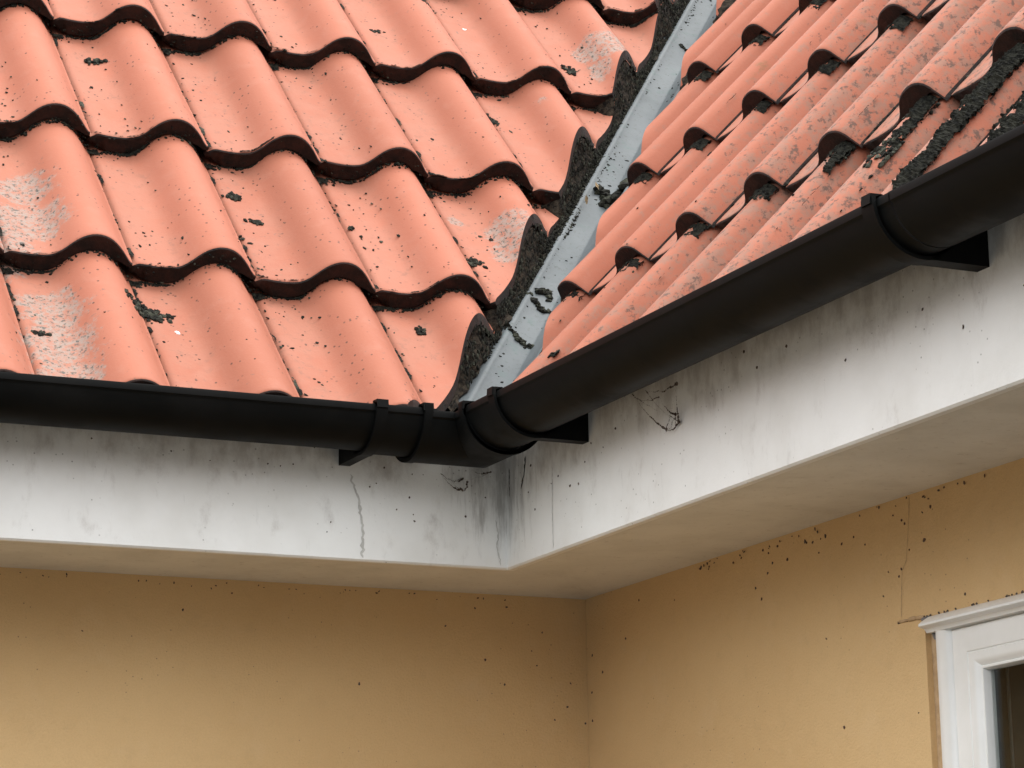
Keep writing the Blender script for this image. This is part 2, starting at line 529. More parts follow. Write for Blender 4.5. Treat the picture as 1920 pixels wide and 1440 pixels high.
def cut_mesh(me, M, left):
    """world-space copy of a tile trimmed along the valley; None if nothing is left"""
    bm = bmesh.new(); bm.from_mesh(me); bm.transform(M)
    no = Vector((1, -1, 0)).normalized() if left else Vector((-1, 1, 0)).normalized()
    co = Vector((0, CUT, 0)) if left else Vector((CUT, 0, 0))
    dist = [(v.co - co).dot(no) for v in bm.verts]
    if max(dist) <= 0: bm.free(); return 'whole'
    if min(dist) >= -.004: bm.free(); return None
    r = bmesh.ops.bisect_plane(bm, geom=list(bm.verts) + list(bm.edges) + list(bm.faces), dist=1e-5, plane_co=co, plane_no=no, clear_outer=True)
    ed = [e for e in r['geom_cut'] if isinstance(e, bmesh.types.BMEdge)]
    if ed:
        f0 = set(bm.faces)
        bmesh.ops.holes_fill(bm, edges=ed, sides=0)
        new = [f for f in bm.faces if f not in f0]
        for f in new: f.material_index = 1
        bmesh.ops.triangulate(bm, faces=new)
    area = sum(f.calc_area() for f in bm.faces if f.material_index == 0)
    if area < .0003: bm.free(); return None
    bm.transform(M.inverted())
    out = bpy.data.meshes.new('roof_tile'); bm.to_mesh(out); bm.free()
    for mm in me.materials: out.materials.append(mm)
    out.set_sharp_from_angle(angle=R(42))
    return out


def lay_tiles(side, fr, parent, irange, krange):
    left = side == 'L'; n_in = 0; rest = bmesh.new()
    for k in krange:
        for i in irange:
            r_ = random.Random(1000 * k + i * 7 + (0 if left else 500))
            u0 = (i - 1) * W + r_.uniform(-.0012, .0012)
            M = fr.mat(u0, k * G + r_.uniform(-.004, .004), r_.uniform(-.0012, .0012)) @ Matrix.Rotation(r_.uniform(-.006, .006), 4, 'Z') @ Matrix.Rotation(r_.uniform(-.004, .004), 4, 'Y')
            me = tile_mesh(side, k == 0)
            c = cut_mesh(me, M, left)
            if c is None: continue
            if not isinstance(c, str): me = c
            xs = [px(M @ Vector((a, b, 0))) for a in (0, W) for b in (0, G)]
            inside = max(p[0] for p in xs) > -20 and min(p[0] for p in xs) < 1940 and max(p[1] for p in xs) > -20 and min(p[1] for p in xs) < 1460
            if inside:
                o = bpy.data.objects.new('roof_tile', me); COL.objects.link(o)
                o.matrix_basis = M; adopt(o, parent); n_in += 1
            else:
                tmp = bmesh.new(); tmp.from_mesh(me); tmp.transform(M)
                t2 = bpy.data.meshes.new('t'); tmp.to_mesh(t2); tmp.free()
                rest.from_mesh(t2); bpy.data.meshes.remove(t2)
    me = bpy.data.meshes.new('roof_covering'); rest.to_mesh(me); rest.free()
    for mm in (M_CLAYL if left else M_CLAYR, M_EDGE, M_MORT): me.materials.append(mm)
    me.set_sharp_from_angle(angle=R(42))
    o = bpy.data.objects.new('roof_covering', me); COL.objects.link(o); adopt(o, parent); o['kind'] = 'stuff'
    print('tiles', side, n_in)


lay_tiles('L', FL, roofL, range(-9, 9), range(0, 7))
lay_tiles('R', FRt, roofR, range(-9, 12), range(0, 7))

# ------------------------------------------------------------------ valley liner and mortar
def roof_z(x, y, left, dn=0.0):
    a = (y if left else x) + S + AL
    return ZR + a * math.tan(PIT) - dn

def surf_z(x, y, left):
    """height of the laid tile surface over plan point x,y"""
    fr = FL if left else FRt
    u = (x - XL) if left else -(y - YR)
    a = (y if left else x) + S + AL
    n = 0.0
    for _ in range(4):
        t = (a + n * SP) / CP
        n = tile_height(u, t, fr)
    return ZR + t * SP + n * CP

def v_pt(m, c, dz):   # m: distance along the plan diagonal; c = y - x; height dz over the liner
    x, y = m - c / 2, m + c / 2
    z = roof_z(x, y, c < 0) - LIN * 1.0 if False else (ZR + (min(x, y) * 0 + (y if c > 0 else x) + S + AL) * math.tan(PIT) - LIN)
    return (x, y, z + dz)

ms = np.linspace(-.318, 2.0, 260)
cs = [(.30, -.06), (.10, -.035), (.085, -.012), (.062, 0), (.059, .003), (.055, .0045), (.051, .003), (.048, 0), (.012, 0), (.004, .0015), (0, .002), (-.004, .0015), (-.012, 0), (-.048, 0), (-.051, .003), (-.055, .0045), (-.059, .003), (-.062, 0), (-.085, -.012), (-.10, -.035), (-.30, -.06)]
V = []
for mm_ in ms:
    for c_, dz in cs:
        dd = dz + .0012 * noise.noise(Vector((mm_ * 9, c_ * 20, 3)))
        V.append(v_pt(mm_, c_, dd))
nc = len(cs)
Fs = [(a * nc + b, a * nc + b + 1, (a + 1) * nc + b + 1, (a + 1) * nc + b) for a in range(len(ms) - 1) for b in range(nc - 1)]
li = mesh_obj('valley_liner', V, Fs, M_LINER, house, smooth=60)
fix_normals(li)
so_ = li.modifiers.new('thick', 'SOLIDIFY'); so_.thickness = .003; so_.offset = 0
tag(li, 'grey ribbed valley liner strewn with moss bits')

def mortar(left, label):
    ms = np.arange(-.34, 1.95, .004)
    V = []; rows = 12
    for a, mm_ in enumerate(ms):
        c0 = CUT
        x, y = mm_ - c0 / 2, mm_ + c0 / 2
        zt = surf_z(x, y, True) if left else surf_z(y, x, False)
        zt -= .017
        zb = ZR + (y + S + AL) * math.tan(PIT) - LIN
        foot = .066 + .008 * noise.noise(Vector((mm_ * 14, 1, 7))) + .010 * noise.noise(Vector((mm_ * 60, 4, 2)))
        foot = min(foot, .074)
        for j in range(rows):
            f = j / (rows - 1)
            c = c0 + .004 - (c0 - foot) * (f ** 1.6) - .002 * (f < .1)
            z = zt + (zb - .004 - zt) * f
            nn = noise.noise(Vector((mm_ * 45, f * 3.1, 5 if left else 9))) * .009 + noise.noise(Vector((mm_ * 130, f * 9, 1))) * .006
            if j == 0: c = c0 + .014; nn = 0
            c -= nn + .001
            xx, yy = mm_ - c / 2, mm_ + c / 2
            z += .004 * noise.noise(Vector((mm_ * 90, f * 5, 11))) * (0 < f < 1)
            V.append((xx, yy, z) if left else (yy, xx, z))
        # back and closure
    F = [(a * rows + b, a * rows + b + 1, (a + 1) * rows + b + 1, (a + 1) * rows + b) for a in range(len(ms) - 1) for b in range(rows - 1)]
    # rear wall so that it is a solid bed
    n0 = len(V)
    for a, mm_ in enumerate(ms):
        for z_ in (V[a * rows][2] - .004, V[a * rows + rows - 1][2] - .004):
            c = CUT + .05
            xx, yy = mm_ - c / 2, mm_ + c / 2
            V.append((xx, yy, z_) if left else (yy, xx, z_))
    for a in range(len(ms) - 1):
        F.append((n0 + 2 * a, n0 + 2 * a + 2, n0 + 2 * a + 3, n0 + 2 * a + 1))
        F.append((a * rows, (a + 1) * rows, n0 + 2 * a + 2, n0 + 2 * a))
    o = mesh_obj('mortar_bed', V, F, M_MORT, house, smooth=50); fix_normals(o); tag(o, label)
mortar(True, 'black mossy mortar under the cut tiles on the left of the valley')
mortar(False, 'dark mortar under the cut tiles on the right of the valley')

# ------------------------------------------------------------------ window
win = empty('window', (0, (WY0 + WY1) / 2, WZ0), house)
tag(win, 'white plastic window in the ochre wall')
FY, FZ = -1.016, -.158        # outer frame corner
def frame_ring(bm, prof, y0, y1, z0, z1):
    """prof: (inset, x); ring swept round a rectangle with mitred corners"""
    rings = []
    for sy, sz, yy, zz in ((-1, -1, y0, z1), (1, -1, y1, z1), (1, 1, y1, z0), (-1, 1, y0, z0)):
        rings.append([bm.verts.new((x, yy + sy * i, min(zz + sz * i, -.1775 - .0002 * k))) for k, (i, x) in enumerate(prof)])
    n = len(prof)
    for a in range(4):
        r0, r1 = rings[a], rings[(a + 1) % 4]
        for b in range(n):
            bm.faces.new((r0[b], r0[(b + 1) % n], r1[(b + 1) % n], r1[b]))
y1w, z0w = WY1 + .024, WZ0 + .03
bm = bmesh.new()
frame_ring(bm, [(0, .03), (0, .004), (.004, -.003), (.010, -.0065), (.020, -.0070), (.028, -.0050), (.0335, .0005), (.0345, .004), (.0345, .03)], FY, y1w, z0w, FZ)
f = bm_obj('frame', bm, M_UPVC, win, 35)
bm = bmesh.new()
frame_ring(bm, [(.0350, .028), (.0350, .0025), (.0365, .0005), (.067, .0005), (.0685, .0025), (.070, .0005), (.078, .0015), (.083, .0040), (.087, .0080), (.088, .0090), (.089, .0070), (.0915, .0070), (.0935, .0120), (.0935, .025), (.080, .028)], FY, y1w, z0w, FZ)
sh = bm_obj('sash', bm, M_UPVC, win, 28)
bm = bmesh.new()
box(bm, (.018, FY - .0915, z0w + .0915), (.022, y1w + .0915, FZ - .0915))
pn = bm_obj('pane', bm, M_GLASS, sh, 0)
# head trim: sloped drip moulding over the frame
bm = bmesh.new()
prof = [(.03, -.168), (.0, -.1685), (-.004, -.170), (-.016, -.1775), (-.0195, -.1805), (-.020, -.1835), (-.017, -.1850), (-.011, -.1865), (-.008, -.190), (-.0075, -.1915), (.004, -.1915), (.03, -.1915)]
rings = []
for y in (-1.006, -1.010, WY1 - .01):
    rings.append([bm.verts.new((a, y, b)) for a, b in prof])
for r0, r1 in zip(rings, rings[1:]):
    for i in range(len(prof)): bm.faces.new((r0[i], r0[(i + 1) % len(prof)], r1[(i + 1) % len(prof)], r1[i]))
for r in (rings[0], rings[-1]):
    ff = bm.faces.new(r); bmesh.ops.triangulate(bm, faces=[ff])
tag(bm_obj('head_trim', bm, M_UPVC, win, 30), 'moulded drip trim over the window head')
bm = bmesh.new()
box(bm, (-.02, WY0 + .03, WZ0 - .03), (.07, WY1 - .03, WZ0 - .0005), .004)
bm_obj('sill', bm, M_UPVC, win, 30)
# bare strip between render and frame, with sealant blob in its top corner
bm = bmesh.new()
box(bm, (.009, WY0 + .001, z0w), (.05, FY + .0005, WZ1 - .0005))
bm2 = bmesh.new(); box(bm2, (.009, y1w - .0005, z0w), (.05, WY1 - .001, WZ1 - .0005)); bm_obj('reveal', bm2, M_SCAR, win, 0)
tag(bm_obj('reveal', bm, M_SCAR, win, 0), 'tan bare reveal strip beside the window frame')
def lumpy(name, pts, mat, parent=None, seed=0, label=None, cat=None, group=None, kind=None, sub=2, amp=.35):
    """pts: (x,y,z, rx,ry,rz) lumps merged into one object"""
    bm = bmesh.new()
    for j, (x, y, z, rx, ry, rz) in enumerate(pts):
        t = bmesh.new(); bmesh.ops.create_icosphere(t, subdivisions=sub, radius=1)
        for v in t.verts:
            k = 1 + amp * noise.noise(v.co * 1.7 + Vector((seed * 3.1 + j * 1.7, j, seed)))
            v.co = Vector((x + v.co.x * rx * k, y + v.co.y * ry * k, z + v.co.z * rz * k))
        vm = {v: bm.verts.new(v.co) for v in t.verts}
        for ff in t.faces: bm.faces.new([vm[v] for v in ff.verts])
        t.free()
    o = bm_obj(name, bm, mat, parent, 60)
    if label or kind: tag(o, label, cat, group, kind)
    return o
lumpy('sealant', [(-.001, -1.001, -.174, .004, .012, .007), (-.002, -1.008, -.181, .004, .007, .008), (.004, -1.011, -.192, .005, .006, .008), (-.001, -.993, -.171, .003, .007, .003)], M_SEAL, win, 3, 'smeared grey sealant at the window corner')

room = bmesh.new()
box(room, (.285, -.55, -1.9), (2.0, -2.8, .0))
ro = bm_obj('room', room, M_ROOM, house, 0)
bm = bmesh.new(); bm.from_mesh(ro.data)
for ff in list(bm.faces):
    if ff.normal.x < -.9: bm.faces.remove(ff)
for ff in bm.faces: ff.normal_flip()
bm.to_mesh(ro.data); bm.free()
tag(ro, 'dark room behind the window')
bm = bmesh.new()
box(bm, (.072, WY0 - .004, WZ0), (.284, WY0 - .0005, WZ1))  # jamb and head lining; the indoor shade is put into its dark colour
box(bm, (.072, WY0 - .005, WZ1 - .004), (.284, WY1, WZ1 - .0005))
tag(bm_obj('inner_reveal', bm, M_DECK, win, 0), 'inner reveal behind the glass, coloured dark for the shade indoors')
# wavy grey-brown panel behind the glass, with a pale strip at its edge
bm = bmesh.new()
ys = np.linspace(-1.066, -2.0, 60); z0, z1 = -1.30, -.20
prev = None
for side in (0, .004):
    cols = []
    for y in ys:
        x = .079 + .004 * math.sin((y + 1.012) * 60) + side
        cols.append((bm.verts.new((x, y, z0)), bm.verts.new((x, y, z1))))
    for a, b in zip(cols, cols[1:]): bm.faces.new((a[0], b[0], b[1], a[1]))
cu = bm_obj('back_panel', bm, M_CURT, None, 60)
tag(cu, 'dull grey-brown panel standing behind the white window', 'back_panel')
bm = bmesh.new(); box(bm, (.077, -1.062, z0), (.083, -1.0655, z1)); bm_obj('edge_strip', bm, M_STRIP, cu, 0)  # pale strip along the edge of the grey-brown panel

# ------------------------------------------------------------------ gutters
OC = GL - GR
def gprofile(r=GR, th=.003, drop=0.0, bead=True, a0=0):
    out = []
    for i in range(25):
        a = math.pi * i / 24
        out.append((OC + r * math.cos(a), GH - drop - r * math.sin(a)))
    inn = [(OC + (r - th) * math.cos(math.pi * i / 24), GH - drop - (r - th) * math.sin(math.pi * i / 24)) for i in range(24, -1, -1)]
    front = []
    if bead:   # rolled lip on the front edge
        out = [(x, z) for x, z in out if not (x > OC and z > GH - drop - .012)]
        front = [(GL - .004 + (r - GR), GH - drop), (GL + .0015 + (r - GR), GH - drop - .0002), (GL + .0022 + (r - GR), GH - drop - .003), (GL + .0018 + (r - GR), GH - drop - .010), (GL - .0012 + (r - GR), GH - drop - .0125)]
    return front + out + inn[:-1] if bead else out + inn

def gutter_run(name, stations, label):
    root = empty(name, stations[0](OC, GH - GR))
    tag(root, label, 'gutter', 'gutter runs along the eaves')
    bm = bmesh.new(); sweep(bm, gprofile(), stations)
    bm_obj('channel', bm, M_PVC, root, 35)
    return root

gl_ = gutter_run('gutter', [stL(-.50), stL(-1.4), stL(XEND)], 'black half-round gutter run under the smooth tiles, left of the corner')
gr_ = gutter_run('gutter', [stR(-.50), stR(-1.58)], 'black half-round gutter run between the corner piece and the right-hand bracket')
gr2 = gutter_run('gutter', [stR(-1.583), stR(YEND)], 'black half-round gutter run beyond the right-hand bracket, cut by the photo edge')

def ring_prof(r0, r1, a0=-4, a1=150, n=22):
    A = [R(a0 + (a1 - a0) * i / n) for i in range(n + 1)]
    return [(OC + r1 * math.cos(a), GH - r1 * math.sin(a)) for a in A] + [(OC + r0 * math.cos(a), GH - r0 * math.sin(a)) for a in reversed(A)]

def clip_prof(r):       # small hook pressed over the lip
    return [(GL - .010, GH + .001), (GL - .008, GH + .0065), (OC + r + .001, GH + .006), (OC + r + .002, GH - .006), (OC + r - .001, GH - .006), (OC + r - .002, GH + .001)]

def bracket(name, st, c, w, label, parent=None):
    bm = bmesh.new()
    r0, r1 = GR + .0030, GR + .0075
    A = [R(a) for a in np.linspace(-2, 100, 22)]
    prof = [(OC + r1 * math.cos(a), GH - r1 * math.sin(a)) for a in A]
    prof += [(.0, GH - r1 + .001), (.0, GH - .004), (OC - r0 - .003, GH - .004)]
    prof += [(OC + r0 * math.cos(a), GH - r0 * math.sin(a)) for a in [R(q) for q in np.linspace(176, -2, 34)]]
    sweep(bm, prof, [st(c - w / 2), st(c + w / 2)])
    o = bm_obj('strap' if parent else name, bm, M_PVC, parent, 35)
    bm = bmesh.new(); sweep(bm, clip_prof(r1), [st(c - .009), st(c + .009)])
    bm_obj('clip', bm, M_PVC, parent or o, 30)
    if not parent: tag(o, label, 'gutter bracket')
    return o
bracket('gutter_bracket', stR, -1.545, .024, 'black gutter bracket joining the right-hand gutter lengths')

corner = empty('gutter_corner', (-S - OC, -S - OC, GH - GR - .01))
tag(corner, 'black inside-corner gutter fitting with clips, below the valley liner', 'gutter fitting')
bm = bmesh.new()
sweep(bm, gprofile(GR + .0075, .0065, 0.004, True), [stL(-.470), stD(), stR(-.455)])
bm_obj('corner_body', bm, M_PVC, corner, 35)
bm = bmesh.new(); sweep(bm, gprofile(GR + .0035, .003, 0.0005, True), [stL(-.545), stL(-.450)])
bm_obj('sleeve', bm, M_PVC, corner, 35)
bm = bmesh.new(); sweep(bm, gprofile(GR + .0035, .003, 0.0005, True), [stR(-.435), stR(-.550)])
bm_obj('sleeve', bm, M_PVC, corner, 35)
bracket('b', stL, -.538, .018, None, corner)
bracket('b', stR, -.545, .020, None, corner)
for st, c in ((stL, -.466), (stR, -.449)):
    bm = bmesh.new(); sweep(bm, ring_prof(GR + .0070, GR + .0125, -3, 140), [st(c - .006), st(c + .006)])
    bm_obj('rim', bm, M_PVC, corner, 35)
    bm = bmesh.new(); sweep(bm, clip_prof(GR + .010), [st(c - .008), st(c + .008)])
    bm_obj('clip', bm, M_PVC, corner, 30)

# ------------------------------------------------------------------ moss and dirt
ICO = bmesh.new(); bmesh.ops.create_icosphere(ICO, subdivisions=1, radius=1)
ICO.verts.ensure_lookup_table()
ico_v = np.array([v.co[:] for v in ICO.verts]); ico_f = np.array([[v.index for v in f.verts] for f in ICO.faces]); ICO.free()
nrs = np.random.RandomState(5)

class Bits:
    def __init__(s): s.V = []; s.F = []; s.n = 0; s.I = []
    def add(s, P, ax, r, mi=0):
        """P centre; ax 3 axes; r 3 radii"""
        k = 1 + nrs.uniform(-.38, .38, (len(ico_v), 1))
        A = np.array([list(a) for a in ax])
        a = nrs.uniform(0, 6.28); c_, s_ = math.cos(a), math.sin(a)
        B = np.array([A[0] * c_ + A[1] * s_, -A[0] * s_ + A[1] * c_, A[2]])
        v = (ico_v * k * np.array(r)) @ B + np.array(list(P))
        s.V.append(v); s.F.append(ico_f + s.n); s.n += len(ico_v); s.I += [mi] * len(ico_f)
    def build(s, name, mats, smooth=0, parent=None):
        V = np.concatenate(s.V); F = np.concatenate(s.F)
        me = bpy.data.meshes.new(name); me.from_pydata(V.tolist(), [], F.tolist())
        for m_ in mats: me.materials.append(m_)
        me.polygons.foreach_set('material_index', s.I); me.update()
        o = bpy.data.objects.new(name, me); COL.objects.link(o); adopt(o, parent)
        return o

def ok(fr, u, t, left, margin=0.0):
    P = fr.P(u, t)
    c = (P.y - P.x) if left else (P.x - P.y)
    if c < CUT + .004 + margin: return False
    q = px(P)
    return -60 < q[0] < 1980 and -80 < q[1] < 1000

moss = Bits()
for left, fr in ((True, FL), (False, FRt)):
    ax = (fr.e, fr.up, fr.n)
    for k in range(1, 6):                       # crumbs packed below every tail
        for i in range(-9, 9):
            near = 0 if left else max(0, min(1, (i * W - .1) / .9))
            for _ in range(170 if left else 120 + int(120 * near)):
                u = (i - 1) * W + rnd.random() * W
                d = .003 - abs(rnd.gauss(0, .0055))
                if not left and (u % W) > .15: d -= abs(rnd.gauss(0, .012 + .012 * near))
                if left and (u % W) < .03: d -= abs(rnd.gauss(0, .008))
                t = k * G + d
                if not ok(fr, u, t, left): continue
                base = float(np.interp(u % W, PU[3:-2], HUS[fr.side][3:-2])) - TILTS[fr.side] * (1 + d / G)
                if noise.noise(Vector((u * 30, k * 5.1, 3))) < rnd.uniform(-.7, .25): continue
                r_ = rnd.uniform(.0008, .0026) * (1.25 if not left and near > .3 else 1)
                moss.add(fr.P(u, t, base + r_ * .3), ax, (r_ * 1.2, r_ * 1.2, r_), 0 if rnd.random() < .8 else 1)
            if left:
                for _ in range(46):
                    u = (i - 1) * W + rnd.random() * W; t = k * G - .0012
                    if noise.noise(Vector((u * 24, k * 3.3, 8))) < rnd.uniform(-.5, .3) or not ok(fr, u, t, left): continue
                    top = float(np.interp(u % W, PU[3:-2], HU[3:-2])); r_ = rnd.uniform(.0007, .0020)
                    moss.add(fr.P(u, t, top - .002 - .026 * rnd.random() ** .6), ax, (r_ * 1.4, r_ * .9, r_), 0 if rnd.random() < .85 else 1)
            # pieces in the side joints
            for _ in range(16 if left else 20 + int(50 * near)):
                t = k * G - rnd.random() * G
                u = i * W + rnd.gauss(.003, .0018) + (.004 if not left else 0)
                if noise.noise(Vector((i * 3.3, t * 9, 2 if left else 5))) < (-.05 if left else .1 - .3 * near): continue
                if not ok(fr, u, t, left): continue
                kk = math.floor(t / G)
                base = HUS[fr.side][4] - .002 - TILTS[fr.side] * (t / G - kk)
                r_ = rnd.uniform(.0010, .0026)
                moss.add(fr.P(u, t, base + r_ * .4), ax, (r_, r_ * 1.8, r_), 0 if rnd.random() < .7 else 1)
    # specks lying on the pans
    for _ in range(4800 if left else 900):
        u = rnd.uniform(-1.1, 1.3); t = rnd.uniform(.05, 1.9)
        uu = u % W
        if left and uu > .095 and rnd.random() < .88: continue
        if noise.noise(Vector((u * 6, t * 6, 4))) < rnd.uniform(-.5, .35): continue
        if not ok(fr, u, t, left, .01): continue
        r_ = rnd.uniform(.0008, .0023) * (1.8 if rnd.random() < .12 else 1)
        moss.add(fr.P(u, t, tile_height(u, t, fr) + .0003), ax, (r_ * rnd.uniform(1, 1.9), r_, r_ * .45), 0 if rnd.random() < .7 else 1)
# crumbs along the foot of the mortar and over the liner
for _ in range(9000):
    mm_ = rnd.uniform(-.24, 1.2)
    c_ = .070 - abs(rnd.gauss(0, .008 + .020 * max(0, noise.noise(Vector((mm_ * 7, 2, 2))))))
    if mm_ < -.16 and rnd.random() < .8: continue
    r_ = rnd.uniform(.0008, .0026)
    moss.add(v_pt(mm_, c_, r_ * .4), ((1, 0, 0), (0, 1, 0), (0, 0, 1)), (r_ * 1.3, r_, r_ * .9), 0 if rnd.random() < .75 else 1)
for _ in range(1500):                          # heaped on the liner edge, over the rib
    mm_ = rnd.gauss(.10, .07)
    w_ = .012 + .022 * max(0, noise.noise(Vector((mm_ * 9, 7, 1))) + .25)
    f = rnd.random() ** 1.3
    r_ = rnd.uniform(.0009, .0032)
    moss.add(v_pt(mm_, .072 - w_ * f, .007 * (1 - f) * rnd.random() + r_ * .3), ((1, 0, 0), (0, 1, 0), (0, 0, 1)), (r_ * 1.2, r_, r_), 0 if rnd.random() < .8 else 1)
for _ in range(2600):                          # crumbs stuck on the mortar face
    mm_ = rnd.uniform(-.30, 1.2); f = rnd.random()
    x, y = mm_ - CUT / 2, mm_ + CUT / 2
    zt = surf_z(x, y, True) - .014; zb = ZR + (y + S + AL) * math.tan(PIT) - LIN
    c_ = CUT - (CUT - .066) * f ** 1.6 - .003
    r_ = rnd.uniform(.0006, .0020)
    moss.add((mm_ - c_ / 2, mm_ + c_ / 2, zt + (zb - zt) * f), ((1, 0, 0), (0, 1, 0), (0, 0, 1)), (r_, r_, r_ * 2.6), 0 if rnd.random() < .8 else 1)
for _ in range(520):
    mm_ = rnd.uniform(-.25, 1.2); c_ = rnd.uniform(-.07, .05)
    if noise.noise(Vector((mm_ * 8, c_ * 8, 9))) < rnd.uniform(-.2, .4): continue
    r_ = rnd.uniform(.0012, .0032)
    moss.add(v_pt(mm_, c_, r_ * .3), ((1, 0, 0), (0, 1, 0), (0, 0, 1)), (r_ * 1.5, r_, r_ * .7), 0)
def add_mat(fr, left, uc, tc, ru, rt, hgt=.0035, seed=0, step=.0016, tmax=9):
    nu_, nt_ = int(2.6 * ru / step) + 2, int(2.6 * rt / step) + 2
    idx = {}; V = []; H = {}
    for a in range(nu_):
        for b in range(nt_):
            u = uc + (a / (nu_ - 1) - .5) * 2.6 * ru; t = tc + (b / (nt_ - 1) - .5) * 2.6 * rt
            m_ = 1 - math.hypot((u - uc) / ru, (t - tc) / rt)
            m_ += .75 * noise.noise(Vector((u * 70, t * 70, seed))) + .45 * noise.noise(Vector((u * 210, t * 210, seed + 3)))
            if m_ > 0 and t < tmax and ok(fr, u, t, left):
                H[a, b] = (u, t, m_)
    F = []
    for (a, b), (u, t, m_) in H.items():
        if (a + 1, b) in H and (a, b + 1) in H and (a + 1, b + 1) in H:
            q = [(a, b), (a + 1, b), (a + 1, b + 1), (a, b + 1)]
            ks = [math.floor(H[k][1] / G) for k in q]
            if len(set(ks)) > 1: continue
            hs_ = [tile_height(H[k][0], H[k][1], fr) for k in q]
            if max(hs_) - min(hs_) > .022: continue
            for k in q:
                if k not in idx:
                    uu, tt, mm2 = H[k]; idx[k] = len(V)
                    h_ = hgt * min(1, mm2 * 1.6) * (1 + .7 * noise.noise(Vector((uu * 330, tt * 330, seed)))) + .0004
                    V.append(list(fr.P(uu, tt, tile_height(uu, tt, fr) + h_)))
            F.append([idx[k] for k in (q[0], q[1], q[2])]); F.append([idx[k] for k in (q[0], q[2], q[3])])
    if F:
        moss.V.append(np.array(V)); moss.F.append(np.array(F) + moss.n); moss.n += len(V); moss.I += [0 if seed % 4 else 1] * len(F)
sd_ = 0
for i in range(-7, 9):
    for k in range(1, 6):
        for left, fr in ((True, FL), (False, FRt)):
            sd_ += 1
            near = 0 if left else max(0, min(1, (i * W - .1) / .9))
            if left:
                if not ok(fr, (i - .6) * W, k * G, left): continue
                for _ in range(3):
                    add_mat(fr, left, (i - 1) * W + rnd.uniform(0, .10), k * G - .001, rnd.uniform(.010, .032), rnd.uniform(.003, .0075), .002, sd_ * 4 + rnd.randint(1, 3))
                add_mat(fr, left, (i - 1) * W + .012, k * G - .008, .010, rnd.uniform(.008, .018), .002, sd_ * 4 + 1)
                for _ in range(3):
                    add_mat(fr, left, (i - 1) * W + .006, (k - rnd.random()) * G, .004, rnd.uniform(.006, .022), .0014, sd_ * 4 + rnd.randint(0, 3))
            else:
                if not ok(fr, i * W - .01, k * G - .02, left): continue
                add_mat(fr, left, i * W - .010, k * G - .010, .020 + .012 * near, .016 + .016 * near + rnd.uniform(0, .008), .0032, sd_ * 4 + 1, tmax=k * G - .0005)
                add_mat(fr, left, i * W + .020, k * G - .006, .026, .012 + .01 * near, .003, sd_ * 4 + 2, tmax=k * G - .0005)
                for _ in range(1 + int(5 * near)):
                    add_mat(fr, left, i * W + rnd.uniform(.001, .005), (k - rnd.random()) * G, .0035 + .004 * near, rnd.uniform(.012, .045), .0016, sd_ * 4 + rnd.randint(1, 3))
for uc, tc, ru, rt in ((.994, .335, .042, .055), (.990, .265, .026, .070), (.990, .185, .019, .065), (.990, .125, .015, .060), (1.02, .345, .03, .03), (1.185, .16, .014, .06), (1.19, .10, .012, .05), (1.17, .30, .03, .05),
                       (.795, .345, .022, .03), (.793, .30, .012, .045), (1.0, .42, .014, .05), (.598, .335, .016, .03)):
    sd_ += 1; add_mat(FRt, False, uc, tc, ru, rt, .0055, sd_ * 4 + 1, tmax=(G - .0005 if tc < G else 2 * G))
mo = moss.build('moss', [M_MOSS, M_MOSSG])
tag(mo, 'dry dark moss crumbs in the tile gaps and along the valley', 'moss', kind='stuff')

# single moss cushions and other loose bits that can be told apart
def cushion(fr, u, t, su, st, label, seed, mat=None, cat='moss clump', name='moss_clump', count=26, r=.004, grp='moss cushions on the tiles'):
    b = Bits(); rr = random.Random(seed)
    ax = (fr.e, fr.up, fr.n)
    for _ in range(count):
        uu = u + rr.gauss(0, su); tt = t + rr.gauss(0, st)
        q = rr.uniform(.5, 1.1) * r
        b.add(fr.P(uu, tt, tile_height(uu, tt, fr) + q * .35), ax, (q * 1.3, q, q * .6), 0 if rr.random() < .6 else 1)
    o = b.build(name, [mat or M_MOSS, mat or M_MOSSG])
    tag(o, label, cat, grp)
    return o
cushion(FL, -.373, .636, .007, .005, 'oval grey-black moss cushion on the smooth tile two rows above the left gutter', 1, count=40)
cushion(FL, -.352, .558, .005, .004, 'small dark moss cushion just below the oval cushion', 2, count=24)
cushion(FL, .018, .501, .008, .006, 'dark moss cushion on the pan beside the pale lichen patch', 3, count=46)
cushion(FL, -.590, .275, .018, .010, 'broad grey moss patch beside the white chip above the left gutter', 4, count=120, r=.0042)
cushion(FL, -.537, 1.024, .009, .004, 'flat black moss clump near the top left of the left slope', 5, count=34)
cushion(FL, .435, 1.215, .007, .008, 'ragged moss clump just below the grey lichen near the valley', 6, count=40)
cushion(FL, .207, .998, .006, .008, 'ragged moss clump in the joint below the third tile step', 7, count=34)
cushion(FL, -.13, .303, .004, .007, 'upright oval moss clump on the last full tile before the valley', 8, count=26, r=.0038)
cushion(FL, -.183, .572, .003, .003, 'tiny round moss ball on the pan in mid slope', 9, count=12, r=.0035)
cushion(FL, .049, 1.267, .006, .003, 'small flat moss clump high on the slope below the top edge', 10, count=18, r=.0034)
cushion(FL, -.77, .189, .005, .003, 'black moss flake lying on the speckled grey lichen tile', 11, count=18, r=.0038)
cushion(FL, .16, 1.35, .016, .006, 'crumbled moss streak under the topmost tile step', 12, count=50, r=.003)
cushion(FRt, .790, .262, .009, .018, 'knobbly black moss cushion in the groove of the weathered slope', 13, count=90, r=.0045)
cushion(FRt, -.003, .148, .003, .004, 'round moss ball on the lowest weathered tile by the valley', 14, count=16, r=.0042)
cushion(FRt, .205, .085, .004, .004, 'round moss ball on the weathered tile touching the gutter rim', 15, count=18, r=.0045)
